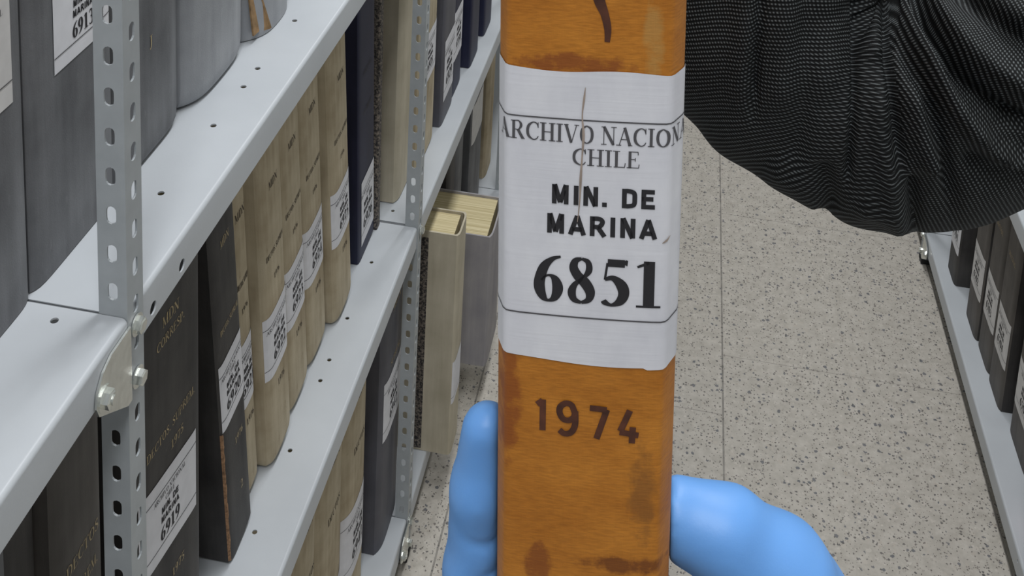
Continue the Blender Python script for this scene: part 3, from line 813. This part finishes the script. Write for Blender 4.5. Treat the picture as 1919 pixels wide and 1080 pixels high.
# -- bottom shelf
for (y, t, w, lb) in ((.955, .072, 'cream volume at the bottom picture edge on the lowest left shelf', None),
                      (1.030, .096, 'cream volume with a white label edge, between two on the lowest left shelf', '6940'),
                      (1.129, .094, 'cream volume with framed white label beside the dark one, lowest shelf', '6941')):
    make_book(w, 'book', (-.336, y, ZC + .0008), t, .37, .24, M['cream_cloth'], group='cream volumes on the lowest left shelf', c=.012, p=4, bulge=.002,
              lab=arch_label(.004, t - .004, .065 if lb == '6941' else .03, lb, t, hgt=.10) if lb else None,
              titles=[('MDN', 'serif', t / 2, .31, .010, 1, F_), ('DECTOS.', 'serif', t / 2, .24, .009, 1, F_)])
make_book('tall dark grey volume with white label left of the middle upright, lowest shelf', 'book', (-.3225, 1.2445, ZC + .0008), .098, .385, .235, M['slate_box'], c=.008, p=5,
          lab=arch_label(.008, .086, .166, '6942', .098, hgt=.088), titles=[('MDN', 'serif', .05, .345, .014, 1, Gd), ('SUPREM.', 'serif', .05, .265, .009, 1, Gd)])
t1 = make_book('beige linen volume pulled forward off the lowest shelf, front board facing us', 'book', (-.266, 1.42, ZC + .0008), .055, .362, .24, M['tan_cloth'], c=.004, p=8,
          lab=(.001, .050, .085, .155, [('-', '', 0, .095, .0007, 1, M['grey_ink'])], M['paper']))
ms_ = MB(); ms_.box((-.060, -.0005, .004), (-.0445, .0002, .352), M['marbled']); mo_ = ms_.obj('board_edging', t1); mo_['label'] = 'black speckled edging'
t2 = make_book('shorter mauve-grey volume with yellowed pages pulled forward behind the beige one', 'book', (-.247, 1.598, ZC + .0008), .105, .235, .22, M['mauve_board'], c=.004, p=8)
make_book('black volume under the curving shelf, right of the middle upright', 'book', (-.345, 1.72, ZC + .0008), .06, .33, .24, M['black_cloth'], c=.005)
make_book('dark grey volume beside the black one, far on the lowest shelf', 'book', (-.345, 1.785, ZC + .0008), .06, .34, .24, M['grey_cloth'], c=.005)
make_book('mid grey volume with pale label top, far on the lowest shelf', 'book', (-.340, 1.90, ZC + .0008), .11, .35, .24, M['grey_cloth'], c=.005,
          lab=(.004, .106, .19, .27, [], M['paper_old']))
make_book('cream volume farthest along the lowest left shelf, beside the held book', 'book', (-.345, 2.09, ZC + .0008), .08, .34, .24, M['cream_cloth'], c=.006)

# -- right rack (mirrored: local y runs towards the viewer)
GR = M['brown_black']
zR = ZC + .0008
for (x, y1, t, m, lb, num, w, ttl) in (
    (.553, 2.042, .062, 'black_cloth', (.058, .152), '6701', 'farthest black volume on the right rack, curling white label at its foot', 0),
    (.560, 1.918, .074, 'brown_black', (.070, .150), '6702', 'brown-black volume with pale label, second from the far end of the right rack', 1),
    (.564, 1.842, .074, 'brown_black', (.070, .150), '6703', 'brown-black volume with pale label, third from the far end of the right rack', 1),
    (.564, 1.764, .074, 'brown_black', (.070, .150), '6704', 'brown-black volume with pale label, fourth from the far end of the right rack', 1),
    (.572, 1.662, .100, 'brown_black', (.055, .135), '6705', 'wide black volume with bright white label at the right picture edge', 1)):
    make_book(w, 'book', (x, y1, zR), t, .36, .23, M[m], c=.004, p=8, group='dark volumes on the right rack', side=-1, sidemat=M['black_cloth'],
              lab=arch_label(.003, t - .003, lb[0], num, t, 'paper_old' if ttl else 'paper', hgt=lb[1] - lb[0]),
              titles=[('MDN', 'serif', t / 2, .30, .010, 1, Gd), ('DECTOS.', 'serif', t / 2, .24, .008, 1, Gd)] if ttl else ())
make_book('red volume low in the right picture corner on the right rack', 'book', (.560, 1.500, zR), .05, .33, .23, M['red'], c=.004, side=-1)

# ------------------------------------------------------------------ held orange volume
BO = V3((-0.01254106, 0.19886792, 1.35534577))
BU = V3((0.99702584, 0.06243134, 0.04518633)); BV = V3((0.04750252, -0.03612685, -0.99821759)); BN = BU.cross(BV)
HB = empty('book', BO, 'orange cloth volume 6851 of 1974 held upright by a blue-gloved hand', 'book')
HB.matrix_world = Matrix(((BU.x, BN.x, -BV.x, BO.x), (BU.y, BN.y, -BV.y, BO.y), (BU.z, BN.z, -BV.z, BO.z), (0, 0, 0, 1)))
def sp_prof(off=0.0):
    """half-flat spine with bevelled joints; list of (x, depth)"""
    p = [(-.0176, .240), (-.0176, .012), (-.0176, .0052), (-.0173, .0040), (-.0160, .0008), (-.0156, .0003), (-.0148, .0001)]
    p += [(-.0148 + .0296 * k / 16, -.0004 * (1 - (2 * k / 16 - 1) ** 2)) for k in range(1, 16)]
    p += [(.0148, .0001), (.0153, .0003), (.0158, .0008), (.0177, .0042), (.0180, .0054), (.0180, .012), (.0180, .240)]
    return p
prof = sp_prof()
def offset(pr, d):
    out = []
    for i, p in enumerate(pr):
        a = pr[max(0, i - 1)]; c = pr[min(len(pr) - 1, i + 1)]
        dx, dy = c[0] - a[0], c[1] - a[1]; l = math.hypot(dx, dy)
        out.append((p[0] + dy / l * d, p[1] - dx / l * d))
    return out
# arc length along the spine profile, 0 at the centre line
def arcmap(pr):
    s = [0]
    for i in range(1, len(pr)): s.append(s[-1] + math.hypot(pr[i][0] - pr[i - 1][0], pr[i][1] - pr[i - 1][1]))
    mid = None
    for i in range(1, len(pr)):
        if pr[i - 1][0] <= 0 <= pr[i][0] and pr[i][1] < .01:
            mid = s[i - 1] + (s[i] - s[i - 1]) * (0 - pr[i - 1][0]) / (pr[i][0] - pr[i - 1][0]); break
    return [q - mid for q in s]
arc = arcmap(prof)
def onspine(off):
    q = offset(prof, off)
    def P(u, z):
        for i in range(1, len(arc)):
            if u <= arc[i] or i == len(arc) - 1:
                k = (u - arc[i - 1]) / (arc[i] - arc[i - 1]); a, b = q[i - 1], q[i]
                return (a[0] + (b[0] - a[0]) * k, a[1] + (b[1] - a[1]) * k, z)
    return P
ZT, ZBOT = .205, -.126
mb = MB(); mb.ringprism(prof, offset(prof, -.0024), ZBOT, ZT, M['orange'], lambda a, b, z: (a, b, z), smooth=True)
mb.obj('cover', HB, sharp=50, fix=True)
mb = MB(); mb.box((-.0148, .006, ZBOT + .004), (.0152, .236, ZT - .004), M['pages']); mb.obj('page_block', HB)
# paper label wrapped round the spine
def zpx(py): return -(py - 400) / 9640.0
lm = MB(); us = [-.0215 + .043 * i / 56 for i in range(57)]
P0 = onspine(.00018); P1 = onspine(.00030)
top = lambda u: .0293 + .0003 * math.sin(u * 260) ; bot = lambda u: -.0316 - .012 * max(-.015, min(u, .015)) - .00035 * math.sin(u * 170 + 1.0) - (.0004 if u > .012 else 0)
NZ = 24; vs = []
for j in range(NZ + 1):
    for u in us:
        z = bot(u) + (top(u) - bot(u)) * j / NZ
        vs.append(P0(u, z))
lm.add(vs, [(j * 57 + i, j * 57 + i + 1, (j + 1) * 57 + i + 1, (j + 1) * 57 + i) for j in range(NZ) for i in range(56)], M['held_label'], True)
G, I = M['grey_ink'], M['ink']
rule(lm, -.0215, .0215, .0195, .00028, P1, G, 50)
rule(lm, -.0215, .0215, -.0217, .00030, P1, G, 50)
write(lm, 'ARCHIVO NACIONAL', 'serif', .0031, .0148, .0037, P1, G, sx=.965, seg=3, clip=(-.0215, .0215))
write(lm, 'CHILE', 'serif', .0034, .0103, .0034, P1, G, sx=1.12, seg=3)
write(lm, 'MIN. DE', 'sans', .0030, .0020, .0040, P1, I, sx=1.0, seg=3, track=.06)
write(lm, 'MARINA', 'sans', .0028, -.0042, .0041, P1, I, sx=1.0, seg=3, track=.06)
write(lm, '6851', 'serifbold', .0024, -.0187, .0098, P1, I, sx=1.02, seg=4, n=8, track=.02)
# crease down the paper
ribbon(lm, cr([(-.0007, .0262, .0001), (-.0009, .0240, .0004), (-.0012, .0205, .00025), (-.0009, .0165, .0005), (-.0011, .0120, .0003), (-.0013, .0075, .0005), (-.0014, .0035, .0003), (-.0016, .0005, .0002), (-.0018, -.0015, .0001)], 5), M['crease'], onspine(.00036))
ribbon(lm, cr([(.0145, -.0050, .0001), (.0152, -.0045, .0004), (.0160, -.0037, .0001)], 4), M['crease'], onspine(.00036))
lo = lm.obj('label', HB); lo['label'] = 'white paper label printed 6851'
# stamped year and the tail of a figure above
sm = MB(); P2 = onspine(.00012)
write(sm, '1974', 'stamp', .0007, -.0478, .0071, P2, M['brown_ink'], sx=.91, seg=4, n=8, slope=-.055, track=.14, fac=onspine)
sm.obj('spine_title', HB)
sm = MB()
ribbon(sm, cr([(.0006, .0500, .0030), (.0015, .0440, .0022), (.0026, .0410, .0016), (.0032, .0385, .0014), (.0033, .0368, .0012), (.0032, .0354, .0010)], 5), M['brown_ink'], P2)
sm.obj('spine_title', HB)

# ------------------------------------------------------------------ gloved hand
def smin(a, b, k):
    h = np.clip(.5 + .5 * (b - a) / k, 0, 1)
    return b + (a - b) * h - k * h * (1 - h)
def capsule(G3, a, b, ra, rb):
    a = np.array(a); b = np.array(b); d = b - a
    t = np.clip(((G3 - a) @ d) / (d @ d), 0, 1)
    return np.linalg.norm(G3 - (a + t[..., None] * d), axis=-1) - (ra + (rb - ra) * t)
def chain(G3, pts, k=2.0):
    s = None
    for (a, ra), (b, rb) in zip(pts[:-1], pts[1:]):
        c = capsule(G3, a, b, ra, rb); s = c if s is None else smin(s, c, k)
    return s
def surface_nets(F, org, h):
    """naive surface nets"""
    nx, ny, nz = F.shape
    neg = F < 0
    cnt = np.zeros((nx - 1, ny - 1, nz - 1), int); acc = np.zeros((nx - 1, ny - 1, nz - 1, 3)); num = np.zeros((nx - 1, ny - 1, nz - 1))
    cor = [(i, j, k) for i in (0, 1) for j in (0, 1) for k in (0, 1)]
    sub = lambda A, c: A[c[0]:nx - 1 + c[0], c[1]:ny - 1 + c[1], c[2]:nz - 1 + c[2]]
    for a in range(8):
        for b in range(a + 1, 8):
            ca, cb = cor[a], cor[b]
            if sum(abs(p - q) for p, q in zip(ca, cb)) != 1: continue
            fa, fb = sub(F, ca), sub(F, cb); m = (fa < 0) != (fb < 0)
            t = np.where(m, fa / np.where(m, fa - fb, 1), 0)
            for ax in range(3): acc[..., ax] += np.where(m, ca[ax] + t * (cb[ax] - ca[ax]), 0)
            num += m
    act = num > 0
    ids = -np.ones(act.shape, int); ids[act] = np.arange(act.sum())
    base = np.argwhere(act)
    V = (base + acc[act] / num[act][:, None]) * h + org
    faces = []
    for ax in range(3):
        o1, o2 = [(1, 2), (2, 0), (0, 1)][ax]
        sl0 = [slice(1, -1)] * 3; sl0[ax] = slice(0, -1)
        sl1 = [slice(1, -1)] * 3; sl1[ax] = slice(1, None)
        n0, n1 = neg[tuple(sl0)], neg[tuple(sl1)]
        idx = np.argwhere(n0 != n1)
        for q in idx:
            p = q.copy(); 
            for o in (o1, o2): p[o] += 1
            c = []
            for (d1, d2) in ((-1, -1), (0, -1), (0, 0), (-1, 0)):
                r = p.copy(); r[o1] += d1; r[o2] += d2; c.append(ids[tuple(r)])
            if min(c) < 0: continue
            faces.append(tuple(c) if n0[tuple(q)] else tuple(c[::-1]))
    return V, faces

# all in millimetres, book frame: u right, v down, w away from the viewer
h_ = 1.15
lo_, hi_ = np.array([-40., 46., -6.]), np.array([128., 236., 100.])
dims = ((hi_ - lo_) / h_).astype(int)
ax_ = [lo_[i] + h_ * np.arange(dims[i]) for i in range(3)]
G3 = np.stack(np.meshgrid(*ax_, indexing='ij'), -1)
fing = [
    [((-21.0, 61.5, 15.0), 5.4), ((-21.8, 76, 15.5), 6.9), ((-22.6, 97, 16.5), 7.7), ((-20, 122, 20), 8.8), ((-7, 143, 24), 9.5)],
    [((-21.4, 82, 34.0), 5.8), ((-22.0, 95, 34.5), 7.2), ((-22.6, 114, 35.5), 8.2), ((-17, 134, 38), 9.2), ((-5, 150, 41), 9.8)],
    [((-21.4, 97, 53.0), 5.6), ((-22.0, 108, 53), 7.2), ((-22.6, 124, 53.5), 8.0), ((-16, 142, 55), 8.9), ((-4, 157, 57), 9.6)],
    [((-21.0, 112, 70.0), 4.9), ((-21.8, 121, 70), 6.2), ((-22.2, 133, 70), 7.0), ((-15, 148, 71), 8.0), ((-3, 163, 72), 9.0)]]
F3 = None
for f in fing:
    s = chain(G3, f, 3.0)
    F3 = s if F3 is None else np.minimum(F3, s)
palm = None
for a, b, ra, rb in (((-5, 144, 24), (60, 166, 44), 10.5, 17), ((-5, 151, 41), (66, 172, 50), 11, 17), ((-4, 158, 57), (66, 176, 56), 10.5, 16),
                     ((-3, 164, 72), (64, 178, 62), 10, 15)):
    s = capsule(G3, a, b, ra, rb); palm = s if palm is None else smin(palm, s, 8)
F3 = smin(F3, palm, 7)
thumb = chain(G3, [((19.5, 84.0, 20.5), 7.9), ((31.0, 87.5, 21.0), 8.8), ((42.0, 99.5, 22.5), 12.6), ((45.5, 114, 26), 16.2), ((44, 138, 33), 18), ((58, 164, 44), 19)], 5.0)
F3 = smin(F3, thumb, 5)
wrist = chain(G3, [((60, 168, 52), 20), ((86, 190, 56), 21), ((106, 210, 58), 24)], 6)
F3 = smin(F3, wrist, 9)
U_, V_, W_ = G3[..., 0], G3[..., 1], G3[..., 2]
for (v0, sl, amp, wd_) in ((84.0, .10, 1.1, .9), (93.0, -.22, 1.0, 1.0)):
    F3 = F3 + amp * np.exp(-((V_ - v0 - sl * (U_ + 24)) / wd_) ** 2) * np.clip((U_ + 27) / 6, 0, 1) * (U_ < -8)
F3 = F3 + .25 * np.sin(U_ * .33 + V_ * .21) * np.sin(V_ * .17 - W_ * .2) 
F3 = np.maximum(F3, (U_ * .70 + V_ * .71) - 212)    # cuff cut square
# the glove presses flat against the boards
F3 = np.maximum(F3, np.where((V_ < 126.9), np.minimum(np.maximum(-18.2 - U_, U_ - 18.6) * -1, 40), -50))
Vv, Fc = surface_nets(F3, lo_, h_)
me = bpy.data.meshes.new('gloved_hand')
pts = [tuple(BU * (p[0] / 1000) + BV * (p[1] / 1000) + BN * (p[2] / 1000)) for p in Vv]
me.from_pydata(pts, [], Fc)
bm = bmesh.new(); bm.from_mesh(me)
for _ in range(3): bmesh.ops.smooth_vert(bm, verts=bm.verts, factor=.4, use_axis_x=True, use_axis_y=True, use_axis_z=True)
bmesh.ops.recalc_face_normals(bm, faces=bm.faces); bm.to_mesh(me); bm.free()
me.materials.append(M['glove']); me.polygons.foreach_set('use_smooth', [True] * len(me.polygons))
hand = bpy.data.objects.new('gloved_hand', me); COL.objects.link(hand); hand.location = BO
hand['label'] = 'hand in a blue nitrile glove holding the orange volume from below'; hand['category'] = 'hand'

# ------------------------------------------------------------------ bent arm in a black knit sleeve
AD = .52                                     # depth of the arm
def ap(px, py, d=0.0): return at(px, py, AD + d)
PXM = FPX / AD                               # pixels per metre at the arm
ctrl = [(1420, -1150, .10, 240), (1420, -800, .07, 242), (1420, -450, .03, 242), (1422, -160, .0, 242), (1432, 20, .0, 236), (1478, 118, .0, 212), (1545, 176, .0, 196), (1610, 200, .0, 208), (1690, 214, .0, 224), (1830, 190, .0, 226), (1990, 105, .01, 212), (2200, -10, .03, 196), (2420, -120, .05, 176), (2620, -220, .07, 160)]
path = cr(ctrl, 24)
nS = len(path); nT = 220
pc = [V3((p[0], p[1])) for p in path]
folds = [   # pixel-plane polylines of cloth folds: (points, amplitude mm, half width px); negative is a groove
    ([(1428, -200), (1424, 0), (1415, 120), (1412, 230)], -4.5, 9), ([(1400, -200), (1396, 60), (1385, 220)], 3.5, 24),
    ([(1605, -120), (1602, 60), (1604, 170), (1592, 300), (1590, 350)], -4.5, 8), ([(1560, -150), (1556, 40), (1548, 200)], 4, 36),
    ([(1515, -150), (1512, 60), (1500, 250), (1470, 330)], -2.5, 20), ([(1475, -150), (1470, 60), (1455, 220)], 3, 26),
    ([(1630, -150), (1628, 40), (1640, 120)], 5, 20), ([(1662, -140), (1660, 0), (1668, 120), (1684, 260), (1690, 330)], -6, 10),
    ([(1640, 130), (1650, 250), (1672, 360), (1690, 430)], 3.5, 18), ([(1708, 150), (1728, 260), (1755, 320)], 7, 20),
    ([(1678, 70), (1730, 170), (1760, 260), (1780, 330), (1790, 420)], -7, 13),
    ([(1650, -60), (1690, 20), (1740, 110), (1790, 200), (1860, 270), (1940, 310)], 11, 19),
    ([(1690, -10), (1745, 70), (1800, 150), (1880, 215), (1960, 250)], -12, 17),
    ([(1690, -70), (1760, 20), (1830, 100), (1930, 160), (2020, 190)], 11, 24),
    ([(1740, -80), (1830, 10), (1930, 80), (2040, 120)], -11, 20),
    ([(1800, -60), (1900, 20), (2020, 60)], 6, 26),
    ([(1800, 290), (1870, 330), (1960, 340)], -5, 20), ([(1830, 240), (1900, 275), (1990, 290)], -5, 16),
    ([(1540, 300), (1560, 400)], -3.5, 18), ([(1600, 380), (1660, 400), (1700, 440)], 3, 20), ([(1712, 330), (1716, 440)], -5, 13),
    ([(1440, 300), (1500, 350), (1540, 400)], 4, 26)]
segs = []
for pts_, amp, w in folds:
    q = np.array(cr(pts_, 6)); segs.append((q, amp / 1000, w))
def fold_disp(P2):
    d = np.zeros(len(P2))
    for q, amp, w in segs:
        best = np.full(len(P2), 1e9); par = np.zeros(len(P2))
        for i in range(len(q) - 1):
            a, b = q[i], q[i + 1]; e = b - a
            t = np.clip(((P2 - a) @ e) / (e @ e + 1e-9), 0, 1)
            r = np.linalg.norm(P2 - (a + t[:, None] * e), axis=1)
            m = r < best; best = np.where(m, r, best); par = np.where(m, (i + t) / (len(q) - 1), par)
        fade = np.clip(np.minimum(par, 1 - par) * 5 + .15, 0, 1)
        d += amp * np.exp(-(best / w) ** 2) * fade
    return d
verts = []; P2 = []; nrm = []; uvs = []
s_acc = 0
for i, p in enumerate(path):
    a = pc[max(0, i - 1)]; c = pc[min(nS - 1, i + 1)]; tg = (c - a).normalized(); nr = V3((-tg.y, tg.x))
    if i: s_acc += (pc[i] - pc[i - 1]).length / PXM
    for j in range(nT):
        th = 2 * math.pi * j / nT
        o2 = nr * math.cos(th) * p[3]; dz = -math.sin(th) * p[3] * .92 / PXM
        x2, y2 = p[0] + o2.x, p[1] + o2.y
        P2.append((x2, y2)); verts.append(ap(x2, y2, p[2] + dz))
        nrm.append((RX * (nr.x * math.cos(th)) + RD * (nr.y * math.cos(th)) - RF * math.sin(th)).normalized())
        uvs.append((x2, y2, th * .054))
P2 = np.array(P2)
front = np.array([max(0.0, math.sin(2 * math.pi * (k % nT) / nT)) for k in range(len(P2))])
side_ = np.array([abs(math.cos(2 * math.pi * (k % nT) / nT)) for k in range(len(P2))])
D = fold_disp(P2) * np.clip(front * 1.6 + .7 * side_, 0, 1) * 1.0
rng = np.random.default_rng(3)
D += .0012 * np.sin(P2[:, 0] * .031 + P2[:, 1] * .012) * np.sin(P2[:, 1] * .026 + 1)
verts = [v + n_ * float(d) for v, n_, d in zip(verts, nrm, D)]
faces = []
for i in range(nS - 1):
    for j in range(nT):
        k = (j + 1) % nT; faces.append((i * nT + j, (i + 1) * nT + j, (i + 1) * nT + k, i * nT + k))
faces.append(tuple(range(nT))); faces.append(tuple((nS - 1) * nT + j for j in range(nT))[::-1])
person = empty('person', ap(1680, 214), 'bent elbow of a person in a black ribbed knit sleeve behind the orange book', 'person')
me = bpy.data.meshes.new('sleeve')
loc0 = ap(1680, 214)
me.from_pydata([tuple(v - loc0) for v in verts], [], faces)
uvl = me.uv_layers.new(name='UVMap')
for poly in me.polygons:
    js = [me.loops[l].vertex_index for l in poly.loop_indices]
    left = sum(uvs[j][0] - .12 * uvs[j][1] for j in js) / len(js) < 1664
    wrap = len(js) == 4 and max(j % nT for j in js) == nT - 1 and min(j % nT for j in js) == 0
    for l, vi in zip(poly.loop_indices, js):
        x2, y2, v_ = uvs[vi]
        u_ = (y2 + .05 * x2) / PXM if left else (.86 * x2 - .51 * y2) / PXM
        if wrap and vi % nT == 0: v_ += 2 * math.pi * .054
        uvl.data[l].uv = (u_, v_)
me.materials.append(M['knit']); me.polygons.foreach_set('use_smooth', [True] * len(me.polygons))
bm = bmesh.new(); bm.from_mesh(me); bmesh.ops.recalc_face_normals(bm, faces=bm.faces); bm.to_mesh(me); bm.free()
sl = bpy.data.objects.new('sleeve', me); COL.objects.link(sl); sl.parent = person
